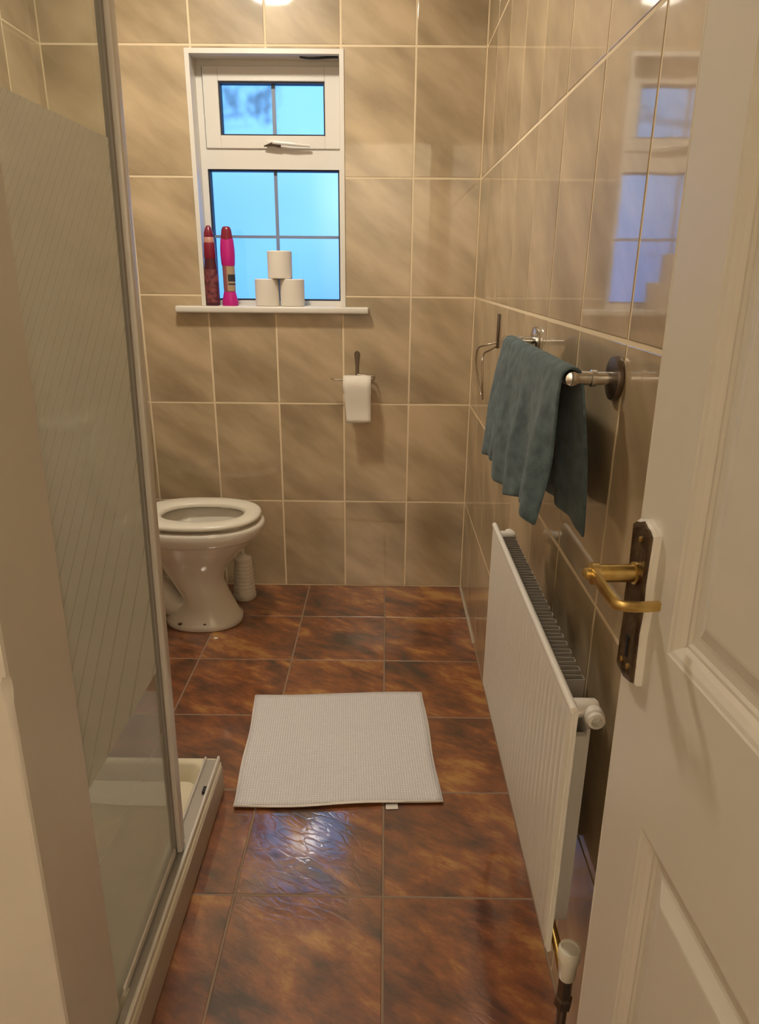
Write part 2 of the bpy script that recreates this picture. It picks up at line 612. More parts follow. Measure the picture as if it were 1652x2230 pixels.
# left wall
bm = bmesh.new()
box(bm, XL - 0.15, XL - TH, 0.70, D + 0.24, -0.1, ZC + 0.1)
wall_left = tag(obj('wall_left', bm, m_grout), kind='structure')
ys = [D - 0.2445 * k for k in range(8)] + [0.86]
for k in range(len(ys) - 1):
    for r in range(len(ROWS) - 1):
        a1, a0 = ys[k], ys[k + 1]
        put_tile(wall_left, a1 - a0 - 2 * G, ROWS[r + 1] - ROWS[r] - 2 * G,
                 basis((0, 1, 0), (0, 0, 1), (1, 0, 0), (XL, (a0 + a1) / 2, (ROWS[r] + ROWS[r + 1]) / 2)), m_tile)
# floor
bm = bmesh.new()
box(bm, -1.4, 0.6, -2.1, D + 0.24, -0.15, -TH)
floor = tag(obj('floor', bm, m_fgrout), kind='structure')
FP, FX, FY = 0.3164, -0.6258, 0.2841
fxs = [XL] + [FX + FP * k for k in range(-1, 3)] + [XR]
fys = [D, D - FY] + [D - FY - FP * k for k in range(1, 9)]
for i in range(len(fxs) - 1):
    for j in range(len(fys) - 1):
        a0, a1, b1, b0 = fxs[i], fxs[i + 1], fys[j], fys[j + 1]
        put_tile(floor, a1 - a0 - 0.0050, b1 - b0 - 0.0050,
                 basis((1, 0, 0), (0, 1, 0), (0, 0, 1), ((a0 + a1) / 2, (b0 + b1) / 2, 0)), m_ftile)
# ceiling
bm = bmesh.new()
box(bm, -1.4, 0.6, -2.1, D + 0.24, ZC, ZC + 0.1)
tag(obj('ceiling', bm, m_ceil), kind='structure')


# end wall beside the shower (left of the doorway) with a worn corner, and the lintel over the doorway
def nib_y(y, z):
    return y + 0.028 * (z - 0.6)


bm = bmesh.new()
loops = []
for z in (0.0, 0.3, 0.55, 0.78, 0.794, 0.80, 0.806, 0.815, 1.1, 1.4, 1.9, ZC):
    chip = 0.003 if 0.79 < z < 0.81 else 0.0
    c = 0.006
    yn, yf = nib_y(0.679, z), nib_y(0.835, z)
    x = -0.428
    loops.append([(XL - 0.1, yn, z), (x - c - chip, yn, z), (x - c * 0.3 - chip, yn + c * 0.3 + chip, z), (x, yn + c + chip, z),
                  (x, yf - 0.006, z), (x - 0.006, yf, z), (XL - 0.1, yf, z)])
rings(bm, loops)
tag(obj('wall_front', bm, m_paint, smooth=22), kind='structure')
bm = bmesh.new()
box(bm, -0.428, 0.36, 0.70, 0.84, 1.98, ZC)
tag(obj('wall_front', bm, m_paint), kind='structure')
# hall behind the viewer
bm = bmesh.new()
box(bm, 0.362, 0.46, -2.0, 0.70, 0, ZC)
tag(obj('wall_hall_right', bm, m_paint), kind='structure')
bm = bmesh.new()
box(bm, XL - 0.2, XL - 0.1, -2.0, 0.75, 0, ZC)
tag(obj('wall_hall_left', bm, m_paint), kind='structure')
bm = bmesh.new()
box(bm, XL - 0.2, 0.46, -2.1, -2.0, 0, ZC)
tag(obj('wall_hall_rear', bm, m_paint), kind='structure')
# sealant bead along the foot of the right wall
bm = bmesh.new()
tube(bm, [(XR - 0.002, D - 0.01, 0.001), (XR - 0.002, 2.4, 0.001), (XR - 0.002, 2.2, 0.001)], 0.0045, 6)
tag(obj('trim_1', bm, m_silicone), kind='structure')

# ------------------------------------------------------------------ window
win = bpy.data.objects.new('window_1', None)
COL.objects.link(win)
win.location = ((WX0 + WX1) / 2, D, WZ0)
win['kind'] = 'structure'
WINV = Matrix.Translation(-Vector(win.location))


def wpart(name, bm, m, parent=None, smooth=None):
    o = obj(name, bm, m, parent or win, smooth)
    if parent is None:
        o.matrix_parent_inverse = WINV
    return o


def frame_ring(bm, x0, x1, z0, z1, t, ya, yb, tb=None, tt=None):
    tb = tb or t; tt = tt or t
    box(bm, x0, x0 + t, ya, yb, z0, z1)
    box(bm, x1 - t, x1, ya, yb, z0, z1)
    box(bm, x0 + t, x1 - t, ya, yb, z0, z0 + tb)
    box(bm, x0 + t, x1 - t, ya, yb, z1 - tt, z1)


K = 1.012                                            # frame stands 9 cm back in the reveal


def wx(x): return x * K


def wz(z): return 1.25696 + (z - 1.25696) * K


t = 0.013
bm = bmesh.new()                                   # tile trim round the reveal
for (x0, x1, z0, z1) in ((WX0 - .002, WX0 + t, WZ0, WZ1 - t), (WX1 - t, WX1 + .002, WZ0, WZ1 - t), (WX0 - .002, WX1 + .002, WZ1 - t, WZ1 + .002)):
    box(bm, x0, x1, D - 0.004, D + 0.02, z0, z1)
wpart('reveal_trim', bm, m_upvc)
bm = bmesh.new()                                   # lined reveal
box(bm, WX0, WX0 + 0.009, D + 0.02, D + 0.22, WZ0, WZ1)
box(bm, WX1 - 0.009, WX1, D + 0.02, D + 0.22, WZ0, WZ1)
box(bm, WX0 + 0.009, WX1 - 0.009, D + 0.02, D + 0.22, WZ1 - 0.009, WZ1)
wpart('reveal_lining', bm, m_upvc)
FX0, FX1, FZ0, FZ1 = WX0 + 0.009, WX1 - 0.009, WZ0, WZ1 - 0.009
TZ0, TZ1 = wz(1.597), wz(1.662)                    # transom
YF = D + 0.088
GX0, GX1 = wx(-0.640), wx(-0.171)                  # lower glass edges
bm = bmesh.new()
ya, yb = YF, YF + 0.06
box(bm, FX0, GX0, ya, yb, FZ0, FZ1)
box(bm, GX1, FX1, ya, yb, FZ0, FZ1)
box(bm, GX0, GX1, ya, yb, FZ0, FZ0 + 0.016)
box(bm, GX0, GX1, ya, yb, FZ1 - 0.022, FZ1)
box(bm, GX0, GX1, ya, yb, TZ0, TZ1)
wpart('frame', bm, m_upvc)
bm = bmesh.new()                                   # top hung sash
frame_ring(bm, wx(-0.637), wx(-0.166), wz(1.662), wz(1.915), 0.053, YF - 0.007, YF + 0.04, tb=0.042, tt=0.046)
bevel(bm, 0.002, 1)
sash = wpart('sash', bm, m_upvc)
SX0, SX1, SZ0_, SZ1_ = wx(-0.637) + 0.053, wx(-0.166) - 0.053, wz(1.662) + 0.042, wz(1.915) - 0.046
bm = bmesh.new()
frame_ring(bm, SX0 - .001, SX1 + .001, SZ0_ - .001, SZ1_ + .001, 0.006, YF, YF + 0.035)
wpart('gasket', bm, m_gasket)
bm = bmesh.new()
frame_ring(bm, GX0 - .001, GX1 + .001, FZ0 + 0.015, TZ0 + 0.001, 0.006, YF + 0.006, YF + 0.045)
wpart('gasket', bm, m_gasket)
GY = YF + 0.028
xs = [SX0 + 0.004, wx(-0.399), SX1 - 0.004]
for i in range(2):
    bm = bmesh.new()
    box(bm, xs[i], xs[i + 1], GY, GY + 0.004, SZ0_ + 0.004, SZ1_ - 0.004)
    wpart('pane', bm, m_pane)
xs = [GX0 + 0.004, wx(-0.402), GX1 - 0.004]
zs = [FZ0 + 0.020, wz(1.374), TZ0 - 0.004]
for i in range(2):
    for j in range(2):
        bm = bmesh.new()
        box(bm, xs[i], xs[i + 1], GY, GY + 0.004, zs[j], zs[j + 1])
        wpart('pane', bm, m_pane)
c1, c2, zb = wx(-0.399), wx(-0.402), wz(1.374)
for (x0, x1, z0, z1) in ((c1 - .0065, c1 + .0065, SZ0_ + .004, SZ1_ - .004), (c2 - .0060, c2 + .0060, FZ0 + 0.02, TZ0 - 0.003),
                         (GX0 + 0.004, c2 - .006, zb - .005, zb + .005), (c2 + .006, GX1 - 0.004, zb - .005, zb + .005)):
    bm = bmesh.new()
    box(bm, x0, x1, GY - 0.006, GY - 0.0005, z0, z1)
    wpart('glazing_bar', bm, m_bar)
# handle on the sash
HY = YF - 0.007
bm = bmesh.new()
box(bm, wx(-0.425), wx(-0.382), HY - 0.008, HY, 1.671, 1.692)
bevel(bm, 0.003, 2)
hd = wpart('sash_handle', bm, m_upvc)
bm = bmesh.new()
tube(bm, arc([(-0.405, HY - 0.006, 1.684), (-0.405, HY - 0.020, 1.684), (-0.34, HY - 0.022, 1.679), (-0.275, HY - 0.016, 1.674)], 0.01), [0.006] * 13 + [0.004], 8)
lv = wpart('lever', bm, m_upvc, hd)
bm = bmesh.new()
tube(bm, [(-0.438, HY - 0.012, 1.673), (-0.408, HY - 0.016, 1.679), (-0.378, HY - 0.014, 1.672)], [0.002, 0.007, 0.005], 8)
wpart('handle_catch', bm, m_darkmetal)
# dark strip painting the shadowed gap of warped cladding under the reveal head
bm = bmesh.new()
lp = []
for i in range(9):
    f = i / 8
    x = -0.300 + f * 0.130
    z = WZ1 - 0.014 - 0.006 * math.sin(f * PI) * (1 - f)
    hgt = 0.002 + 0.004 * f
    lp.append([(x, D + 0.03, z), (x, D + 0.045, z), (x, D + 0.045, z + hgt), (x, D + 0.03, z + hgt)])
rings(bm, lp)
wpart('head_gap_shade', bm, m_gasket)
# sill board
bm = bmesh.new()
box(bm, -0.773, -0.063, D - 0.036, D + 0.0, WZ0 - 0.025, WZ0 - 0.001)
bevel(bm, 0.006, 3)
box(bm, WX0 + 0.001, WX1 - 0.001, D - 0.004, D + 0.09, WZ0 - 0.02, WZ0 - 0.0012)
wpart('sill', bm, m_upvc, smooth=40)

# tree outside, seen softly through the obscured upper pane
tree = thing('garden_tree', 'dark leafy tree branch outside behind the upper window pane', 'tree', (-1.9, 6.0, 0.0))
bm = bmesh.new()
tube(bm, [(-0.6, 0.3, -0.3), (-0.55, 0.3, 1.2), (-0.35, 0.2, 2.0), (0.2, 0.0, 2.33), (0.8, 0, 2.38)], [0.10, 0.08, 0.05, 0.03, 0.008], 8)
obj('trunk', bm, m_bark, tree, 40)
bm = bmesh.new()
rnd = random.Random(9)


def leaf(bm, c, L, Wd, yaw, pitch):
    R = Matrix.Rotation(yaw, 3, 'Y') @ Matrix.Rotation(pitch, 3, 'X')
    ps = [(0, 0, -L / 2), (Wd / 2, 0.004, -L * 0.1), (0, 0, L / 2), (-Wd / 2, 0.004, -L * 0.1)]
    bm.faces.new([bm.verts.new(Vector(c) + R @ Vector(p)) for p in ps])


for cx, cz, rr, nn in ((0.70, 2.50, 0.030, 16), (0.73, 2.44, 0.022, 9), (0.90, 2.43, 0.032, 18), (0.97, 2.48, 0.026, 12), (1.0, 2.54, 0.022, 9), (1.02, 2.62, 0.018, 5), (0.54, 2.41, 0.016, 6),
                       (0.55, 2.66, 0.022, 6), (0.82, 2.62, 0.02, 3), (-0.4, 2.6, 0.4, 160), (-0.9, 2.3, 0.4, 160), (0.0, 3.1, 0.3, 120)):
    for i in range(nn):
        leaf(bm, (cx + rnd.gauss(0, rr), rnd.gauss(0, 0.06), cz + rnd.gauss(0, rr * 1.2)), rnd.uniform(0.05, 0.09), rnd.uniform(0.03, 0.05), rnd.uniform(-2, 2), rnd.uniform(-.6, .6))
tag(obj('foliage', bm, m_leaf, tree, recalc=False), kind='stuff')

# ------------------------------------------------------------------ ceiling lamp (above the frame; mirrored in the tiles)
lamp = thing('ceiling_light', 'round opal ceiling lamp above the middle of the bathroom', 'lamp', (-0.5, 1.86, ZC))
bm = bmesh.new()
lathe(bm, [(0.10, -0.001), (0.10, -0.018), (0.092, -0.020)], n=32)
obj('base', bm, m_upvc, lamp, 40)
bm = bmesh.new()
lathe(bm, [(0.088, -0.020), (0.090, -0.030), (0.084, -0.038), (0.06, -0.043), (0.02, -0.045)], n=32)
obj('diffuser', bm, m_lamp, lamp, 60)

# ------------------------------------------------------------------ door
A = math.radians(93.24)
door = bpy.data.objects.new('door_1', None)
COL.objects.link(door)
tag(door, 'cream panelled door standing open along the right wall', kind='structure')
door.matrix_world = Matrix.Translation((0.262, 0.665, 0.0)) @ Matrix.Rotation(A, 4, 'Z') @ Matrix.Translation((-0.001, 0, 0.82)) @ Matrix.Rotation(math.radians(1.4), 4, 'Y') @ Matrix.Translation((0, 0, -0.82))
# local x: towards the free edge, local y: out into the room
U = [-0.762, -0.672, -0.433, -0.333, -0.094, 0.0]
U = [-0.762, -0.668, -0.430, -0.332, -0.090, 0.0]
Z = [0.018, 0.215, 0.720, 0.918, 1.80, 1.985]
bm = bmesh.new()
PROF = [(0, 0), (0.002, 0.0012), (0.006, 0.0022), (0.012, 0.0056), (0.016, 0.0086), (0.019, 0.0088), (0.022, 0.0108), (0.030, 0.0112), (0.034, 0.0106), (0.050, 0.0040), (0.053, 0.0036)]


def flat(u0, u1, z0, z1, y=0.0):
    bm.faces.new([bm.verts.new(p) for p in ((u0, y, z0), (u1, y, z0), (u1, y, z1), (u0, y, z1))])


for i in range(5):
    for j in range(5):
        u0, u1, z0, z1 = U[i], U[i + 1], Z[j], Z[j + 1]
        if i in (1, 3) and j in (1, 3):
            loops = [[(u0 + d, -h, z0 + d), (u1 - d, -h, z0 + d), (u1 - d, -h, z1 - d), (u0 + d, -h, z1 - d)] for d, h in PROF]
            rings(bm, loops, cap0=False)
        else:
            flat(u0, u1, z0, z1)
bmesh.ops.remove_doubles(bm, verts=bm.verts[:], dist=1e-5)
T = 0.035
e = 0.0025                                       # back and edges of the leaf
b0 = [(U[0], 0, Z[0]), (U[5], 0, Z[0]), (U[5], 0, Z[5]), (U[0], 0, Z[5])]
for k in range(4):
    p, q = b0[k], b0[(k + 1) % 4]
    bm.faces.new([bm.verts.new(v) for v in (p, q, (q[0], -T, q[2]), (p[0], -T, p[2]))])
bm.faces.new([bm.verts.new((x, -T, z)) for x, y, z in b0])
leafo = obj('leaf', bm, m_gloss, door)
bm = bmesh.new()                                 # soft arris on the free edge
tube(bm, [(-0.001, -0.002, Z[0]), (-0.001, -0.002, Z[5])], 0.0028, 8)
obj('edge_bead', bm, m_gloss, door, 60)
# lock furniture
hset = bpy.data.objects.new('lever_handle', None)
COL.objects.link(hset)
hset.parent = door
hset['label'] = 'tarnished brass lever handle on a long ornate backplate'


def plate_outline(u0, u1, z0, z1):
    w_ = u1 - u0
    c = (u0 + u1) / 2
    pts = [(u0, z0 + 0.005), (u0 + w_ * .12, z0 + .003), (c, z0), (u1 - w_ * .12, z0 + .003), (u1, z0 + 0.005)]
    pts += [(u1 - 0.002, z0 + (z1 - z0) * .35), (u1 + 0.001, (z0 + z1) / 2), (u1 - 0.002, z0 + (z1 - z0) * .65)]
    pts += [(u1, z1 - 0.010), (u1 - w_ * .15, z1 - .005), (c + w_ * .2, z1 - .004), (c, z1), (c - w_ * .2, z1 - .004), (u0 + w_ * .15, z1 - .005), (u0, z1 - 0.010)]
    pts += [(u0 + 0.002, z0 + (z1 - z0) * .65), (u0 - 0.001, (z0 + z1) / 2), (u0 + 0.002, z0 + (z1 - z0) * .35)]
    return pts


def inset(pts, k):
    cu = sum(p[0] for p in pts) / len(pts); cz = sum(p[1] for p in pts) / len(pts)
    hu = max(p[0] for p in pts) - cu; hz = max(p[1] for p in pts) - cz
    return [(cu + (p[0] - cu) * (1 - k / hu), cz + (p[1] - cz) * (1 - k / hz)) for p in pts]


PU0, PU1, PZ0, PZ1 = -0.050, -0.003, 0.853, 1.030
ol = plate_outline(PU0, PU1, PZ0, PZ1)
bm = bmesh.new()
rings(bm, [[(u, 0.0, z) for u, z in ol], [(u, 0.0055, z) for u, z in ol], [(u, 0.0075, z) for u, z in inset(ol, 0.002)]])
pk = obj('packer', bm, m_gloss, hset, 30)
pk['label'] = 'paint covered rim of the backplate'
bm = bmesh.new()
i1, i2, i3 = inset(ol, 0.0025), inset(ol, 0.006), inset(ol, 0.0075)
rings(bm, [[(u, 0.0080, z) for u, z in i1], [(u, 0.0100, z) for u, z in i1], [(u, 0.0110, z) for u, z in i2], [(u, 0.0098, z) for u, z in i3]])
obj('backplate', bm, m_plate, hset, 30)
bm = bmesh.new()
lathe(bm, [(0.0030, -0.001), (0.0030, 0.0012)], (-0.027, 0.0102, 0.902), 'Y', 14)
box(bm, -0.0287, -0.0253, 0.0095, 0.0114, 0.880, 0.901)
obj('keyhole', bm, m_black, hset)
for u, z in ((-0.027, 1.009), (-0.034, 0.872), (-0.018, 0.872)):
    bm = bmesh.new()
    lathe(bm, [(0.0032, 0), (0.0032, 0.001), (0.0018, 0.0019)], (u, 0.0098, z), 'Y', 10)
    obj('screw', bm, m_brass, hset)
SU, SZ = -0.026, 0.973
bm = bmesh.new()
lathe(bm, [(0.0115, 0.009), (0.0115, 0.013), (0.0092, 0.014), (0.0092, 0.048), (0.0112, 0.049), (0.0112, 0.056), (0.006, 0.057), (0.006, 0.062), (0.0035, 0.064)], (SU, 0, SZ), 'Y', 20)
obj('spindle', bm, m_brass, hset, 40)
bm = bmesh.new()
lp = []
path = arc([(SU, 0.0535, SZ + 0.002), (SU - 0.03, 0.056, SZ + 0.001), (SU - 0.066, 0.055, SZ - 0.004), (SU - 0.066, 0.034, SZ - 0.006), (SU - 0.060, 0.012, SZ - 0.008)], 0.010, 4)
for i, p in enumerate(path):
    if i == 0:
        tdir = path[1] - p
    elif i == len(path) - 1:
        tdir = p - path[i - 1]
    else:
        tdir = path[i + 1] - path[i - 1]
    tdir.z = 0
    tdir.normalize()
    nn_ = Vector((-tdir.y, tdir.x, 0))
    hz = 0.0065 if i < 8 else 0.0048
    th = 0.0030
    lp.append([p + nn_ * th * a + Vector((0, 0, hz * b)) for a, b in ((-1, -.7), (-.6, -1), (.6, -1), (1, -.7), (1, .7), (.6, 1), (-.6, 1), (-1, .7))])
rings(bm, lp)
obj('lever', bm, m_brass, hset, 40)

# ------------------------------------------------------------------ shower tray and screen
tray = thing('shower_tray', 'cream shower tray with a raised rim left of the bath mat', 'shower tray', (-0.78, 1.16, 0))
TX0, TX1, TY0, TY1, TZ = XL + 0.003, -0.402, 0.85, 1.462, 0.088
bm = bmesh.new()


def rrect(x0, x1, y0, y1, z, r, n=5):
    pts = []
    for cx, cy, a0 in ((x1 - r, y1 - r, 0), (x0 + r, y1 - r, PI / 2), (x0 + r, y0 + r, PI), (x1 - r, y0 + r, 1.5 * PI)):
        for k in range(n + 1):
            a = a0 + PI / 2 * k / n
            pts.append((cx + r * math.cos(a) + 0.78, cy + r * math.sin(a) - 1.16, z))
    return pts


rim = 0.062
loops = [rrect(TX0, TX1, TY0, TY1, 0.0, 0.02), rrect(TX0, TX1, TY0, TY1, TZ - 0.006, 0.02), rrect(TX0 + .002, TX1 - .002, TY0 + .002, TY1 - .002, TZ - 0.002, 0.02),
         rrect(TX0 + .006, TX1 - .006, TY0 + .006, TY1 - .006, TZ, 0.018),
         rrect(TX0 + rim, TX1 - 0.044, TY0 + rim, TY1 - 0.018, TZ, 0.02), rrect(TX0 + rim + .005, TX1 - 0.049, TY0 + rim + .005, TY1 - 0.023, TZ - 0.006, 0.022),
         rrect(TX0 + rim + .014, TX1 - 0.058, TY0 + rim + .014, TY1 - 0.034, 0.040, 0.03), rrect(TX0 + rim + .04, TX1 - 0.09, TY0 + rim + .04, TY1 - 0.07, 0.030, 0.06)]
rings(bm, loops)
obj('basin', bm, m_tray, tray, 50)
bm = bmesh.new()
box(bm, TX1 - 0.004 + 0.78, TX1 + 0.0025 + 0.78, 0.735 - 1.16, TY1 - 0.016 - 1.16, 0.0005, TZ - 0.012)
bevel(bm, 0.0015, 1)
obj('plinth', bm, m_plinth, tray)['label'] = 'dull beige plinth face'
bm = bmesh.new()
box(bm, -0.4262 + 0.78, TX1 - 0.0005 + 0.78, 0.735 - 1.16, TY0 + 0.03 - 1.16, 0.0005, TZ - 0.0005)
obj('rim_return', bm, m_tray, tray)
bm = bmesh.new()
lathe(bm, [(0.045, 0.0), (0.045, 0.004), (0.03, 0.006), (0.008, 0.005)], (-0.1, -0.1, 0.0305), n=24)
obj('waste', bm, m_chrome, tray, 40)


def shear(y, z):
    return y + 0.050 * (z - TZ)


scr = thing('shower_screen', 'sliding glass shower door with frosted pinstripe band and white frame', 'shower screen', (0, 0, 0))
X0 = -0.430


def sbox(bm, x0, x1, y0, y1, z0, z1, sh=True):
    vs = box(bm, x0, x1, y0, y1, z0, z1)
    if sh:
        for v in vs:
            v.co.y = shear(v.co.y, v.co.z)
    return vs


PT = 1.90
bm = bmesh.new()                                  # leading stile
sbox(bm, X0 - 0.012, X0 + 0.010, 1.160, 1.184, TZ + 0.010, PT)
bevel(bm, 0.004, 2)
st = obj('stile', bm, m_alu, scr, 40)
bm = bmesh.new()
sbox(bm, X0 - 0.004, X0 + 0.014, 1.146, 1.162, TZ + 0.008, PT)
bevel(bm, 0.004, 2)
obj('handle_profile', bm, m_alu, st, 40)
bm = bmesh.new()
sbox(bm, X0 - 0.006, X0 + 0.004, 1.137, 1.147, TZ + 0.012, PT)
obj('glass_seal', bm, m_radgrey, st)
bm = bmesh.new()                                  # bottom rail of the sliding panel
box(bm, X0 - 0.007, X0 + 0.004, 0.84, 1.146, TZ + 0.012, TZ + 0.028)
bevel(bm, 0.002, 1)
obj('bottom_rail', bm, m_alu, scr, 40)
bm = bmesh.new()
box(bm, X0 - 0.02, X0 + 0.02, 0.90, 1.60, PT, PT + 0.04)
obj('head_rail', bm, m_alu, scr)
bm = bmesh.new()                                  # track on the tray rim
for x0, x1, h in ((-0.4120, -0.4050, 0.014), (-0.4440, -0.4385, 0.012)):
    box(bm, x0, x1, 0.735 if x0 > -0.42 else 0.86, 1.452, TZ + 0.001, TZ + h)
bevel(bm, 0.002, 1)
obj('track_lip', bm, m_alu, scr, 40)
bm = bmesh.new()
box(bm, -0.4262, -0.4120, 0.735, 0.86, TZ + 0.0005, TZ + 0.004)
box(bm, -0.4385, -0.4120, 0.86, 1.448, TZ + 0.0005, TZ + 0.004)
obj('track_channel', bm, m_rail, scr)
bm = bmesh.new()
box(bm, -0.420, -0.413, 1.325, 1.345, TZ + 0.004, TZ + 0.011)
obj('track_stop', bm, m_gasket, scr)
bm = bmesh.new()
sbox(bm, X0 - 0.003, X0 + 0.001, 0.80, 1.142, TZ + 0.020, PT)
obj('glass', bm, m_glass, scr)
bm = bmesh.new()
vs = [bm.verts.new((X0 + 0.0018, shear(y, z), z)) for y, z in ((0.78, 0.535), (1.122, 0.535), (1.122, 1.447), (0.78, 1.447))]
bm.faces.new(vs)
fb = obj('frosted_band', bm, m_frost, scr, recalc=False)
fb['label'] = 'frosted band of fine diagonal pinstripes'

# ------------------------------------------------------------------ toilet
CY = 2.368
wc = thing('toilet', 'white ceramic toilet with its seat down in the far corner', 'toilet', (-0.68, CY, 0))


def sup(xa, xb, ry, z, n=40, p=2.3, back=None):
    """superellipse from x=xa (rear) to xb (front), local to the toilet"""
    cx, rx = (xa + xb) / 2, (xb - xa) / 2
    pts = []
    for i in range(n):
        a = 2 * PI * i / n
        c, s_ = math.cos(a), math.sin(a)
        pts.append((cx + 0.68 + rx * math.copysign(abs(c) ** (2 / p), c), ry * math.copysign(abs(s_) ** (2 / p), s_), z))
    return pts


bm = bmesh.new()
secs = [(-0.815, -0.534, 0.108, 0.0), (-0.818, -0.530, 0.111, 0.004), (-0.818, -0.531, 0.111, 0.024), (-0.800, -0.545, 0.100, 0.036), (-0.752, -0.562, 0.090, 0.075),
        (-0.750, -0.578, 0.085, 0.11), (-0.768, -0.588, 0.083, 0.14), (-0.785, -0.595, 0.082, 0.17), (-0.803, -0.588, 0.086, 0.20), (-0.828, -0.560, 0.103, 0.245), (-0.855, -0.527, 0.124, 0.28),
        (-0.880, -0.492, 0.145, 0.315), (-0.895, -0.463, 0.160, 0.343), (-0.902, -0.452, 0.166, 0.352), (-0.908, -0.444, 0.170, 0.356), (-0.912, -0.434, 0.174, 0.375), (-0.914, -0.431, 0.176, 0.392), (-0.910, -0.435, 0.173, 0.402),
        (-0.900, -0.446, 0.163, 0.406), (-0.850, -0.474, 0.130, 0.406), (-0.845, -0.480, 0.126, 0.398), (-0.825, -0.51, 0.108, 0.36), (-0.80, -0.55, 0.082, 0.30), (-0.78, -0.60, 0.055, 0.25), (-0.76, -0.64, 0.035, 0.235)]
rings(bm, [sup(a, b, r, z, p=2.15) for a, b, r, z in secs])
obj('bowl', bm, m_porc, wc, 60)
bm = bmesh.new()
tube(bm, [(-0.235, 0, 0.335), (-0.285, 0, 0.295), (-0.296, 0, 0.255), (-0.258, 0, 0.212), (-0.194, 0, 0.152), (-0.142, 0, 0.098), (-0.108, 0, 0.062), (-0.05, 0, 0.045)], [0.05, 0.052, 0.053, 0.054, 0.056, 0.056, 0.050, 0.040], 20)
obj('trapway', bm, m_porc, wc, 60)
for x in (-0.742, -0.650):
    bm = bmesh.new()
    lathe(bm, [(0.007, 0), (0.008, 0.004), (0.003, 0.006)], (x + 0.68, -0.0985, 0.0275), n=10)
    obj('fixing_screw', bm, m_darkmetal, wc)
bm = bmesh.new()                                   # seat ring
so = (-0.892, -0.446, 0.170); si = (-0.80, -0.505, 0.100)
rings(bm, [sup(*si, 0.417), sup(*so, 0.417), sup(so[0] - .003, so[1] + .003, so[2] + .003, 0.422), sup(so[0], so[1], so[2], 0.431), sup(so[0] + .010, so[1] - .010, so[2] - .010, 0.435),
           sup(si[0] - .016, si[1] + .016, si[2] + .016, 0.435), sup(si[0] - .004, si[1] + .004, si[2] + .004, 0.431), sup(*si, 0.425), sup(*si, 0.417)], False, False)
bmesh.ops.remove_doubles(bm, verts=bm.verts[:], dist=1e-5)
obj('seat', bm, m_seat, wc, 60)
for sx_, sy_ in ((-0.60, -0.125), (-0.60, 0.125), (-0.78, -0.14), (-0.78, 0.14)):
    bm = bmesh.new()
    box(bm, sx_ + 0.68 - 0.018, sx_ + 0.68 + 0.018, sy_ - 0.007, sy_ + 0.007, 0.404, 0.4172)
    bevel(bm, 0.002, 1)
    obj('seat_buffer', bm, m_seat, wc)
bm = bmesh.new()                                   # raised lid and cistern
rings(bm, [[(x * 0 - 0.262 - (z - 0.44) * 0.12, y, z) for (y, z) in [(0.165 * math.cos(a), 0.60 + 0.17 * math.sin(a)) for a in [2 * PI * k / 28 for k in range(28)]] for x in (0,)],
           [(-0.248 - (z - 0.44) * 0.12, y, z) for (y, z) in [(0.165 * math.cos(a), 0.60 + 0.17 * math.sin(a)) for a in [2 * PI * k / 28 for k in range(28)]]]])
obj('lid', bm, m_seat, wc, 40)
bm = bmesh.new()
box(bm, XL + 0.68 + 0.004, -0.308, -0.185, 0.185, 0.42, 0.76)
bevel(bm, 0.02, 3)
ci = obj('cistern', bm, m_porc, wc, 60)
bm = bmesh.new()
box(bm, XL + 0.68 + 0.002, -0.302, -0.192, 0.192, 0.758, 0.79)
bevel(bm, 0.008, 2)
obj('cistern_lid', bm, m_porc, ci, 60)
bm = bmesh.new()
box(bm, XL + 0.68 + 0.003, -0.20, -0.10, 0.10, 0.35, 0.425)
bevel(bm, 0.012, 2)
obj('cistern_shelf', bm, m_porc, wc, 60)

# toilet brush holder behind the pedestal
tb = thing('toilet_brush', 'white ribbed toilet brush pot on the floor behind the toilet', 'toilet brush', (-0.560, 2.560, 0))
bm = bmesh.new()
prof = [(0.043, 0.0), (0.046, 0.004), (0.046, 0.022), (0.0425, 0.028)]
for k in range(9):
    z = 0.030 + k * 0.016
    r = 0.0420 - k * 0.0010
    prof += [(r, z), (r + 0.0012, z + 0.006), (r + 0.0012, z + 0.011), (r, z + 0.015)]
prof += [(0.024, 0.178), (0.014, 0.186), (0.009, 0.19)]
lathe(bm, prof, n=28)
obj('pot', bm, m_brush, tb, 40)
bm = bmesh.new()
lathe(bm, [(0.007, 0.185), (0.007, 0.33), (0.011, 0.34), (0.011, 0.37), (0.004, 0.378)], n=14)
obj('handle', bm, m_brush, tb, 40)

# ------------------------------------------------------------------ things on the sill
SZ0 = WZ0 - 0.001


def roll(name, label, loc, group, r=0.043, h=0.096):
    t_ = thing(name, label, 'toilet roll', loc, group)
    bm = bmesh.new()
    lathe(bm, [(0.020, 0.001), (r - 0.003, 0.0), (r, 0.003), (r, h - 0.003), (r - 0.003, h), (0.020, h - 0.001)], n=32, cap0=False, cap1=False)
    obj('tissue', bm, m_paper, t_, 40)
    bm = bmesh.new()
    rings(bm, [[(rr * math.cos(2 * PI * k / 24), rr * math.sin(2 * PI * k / 24), z) for k in range(24)] for rr, z in ((0.0198, 0.0), (0.0198, h - .001), (0.0186, h - .001), (0.0186, 0.0))], False, False)
    obj('core', bm, m_card, t_, 40)
    return t_


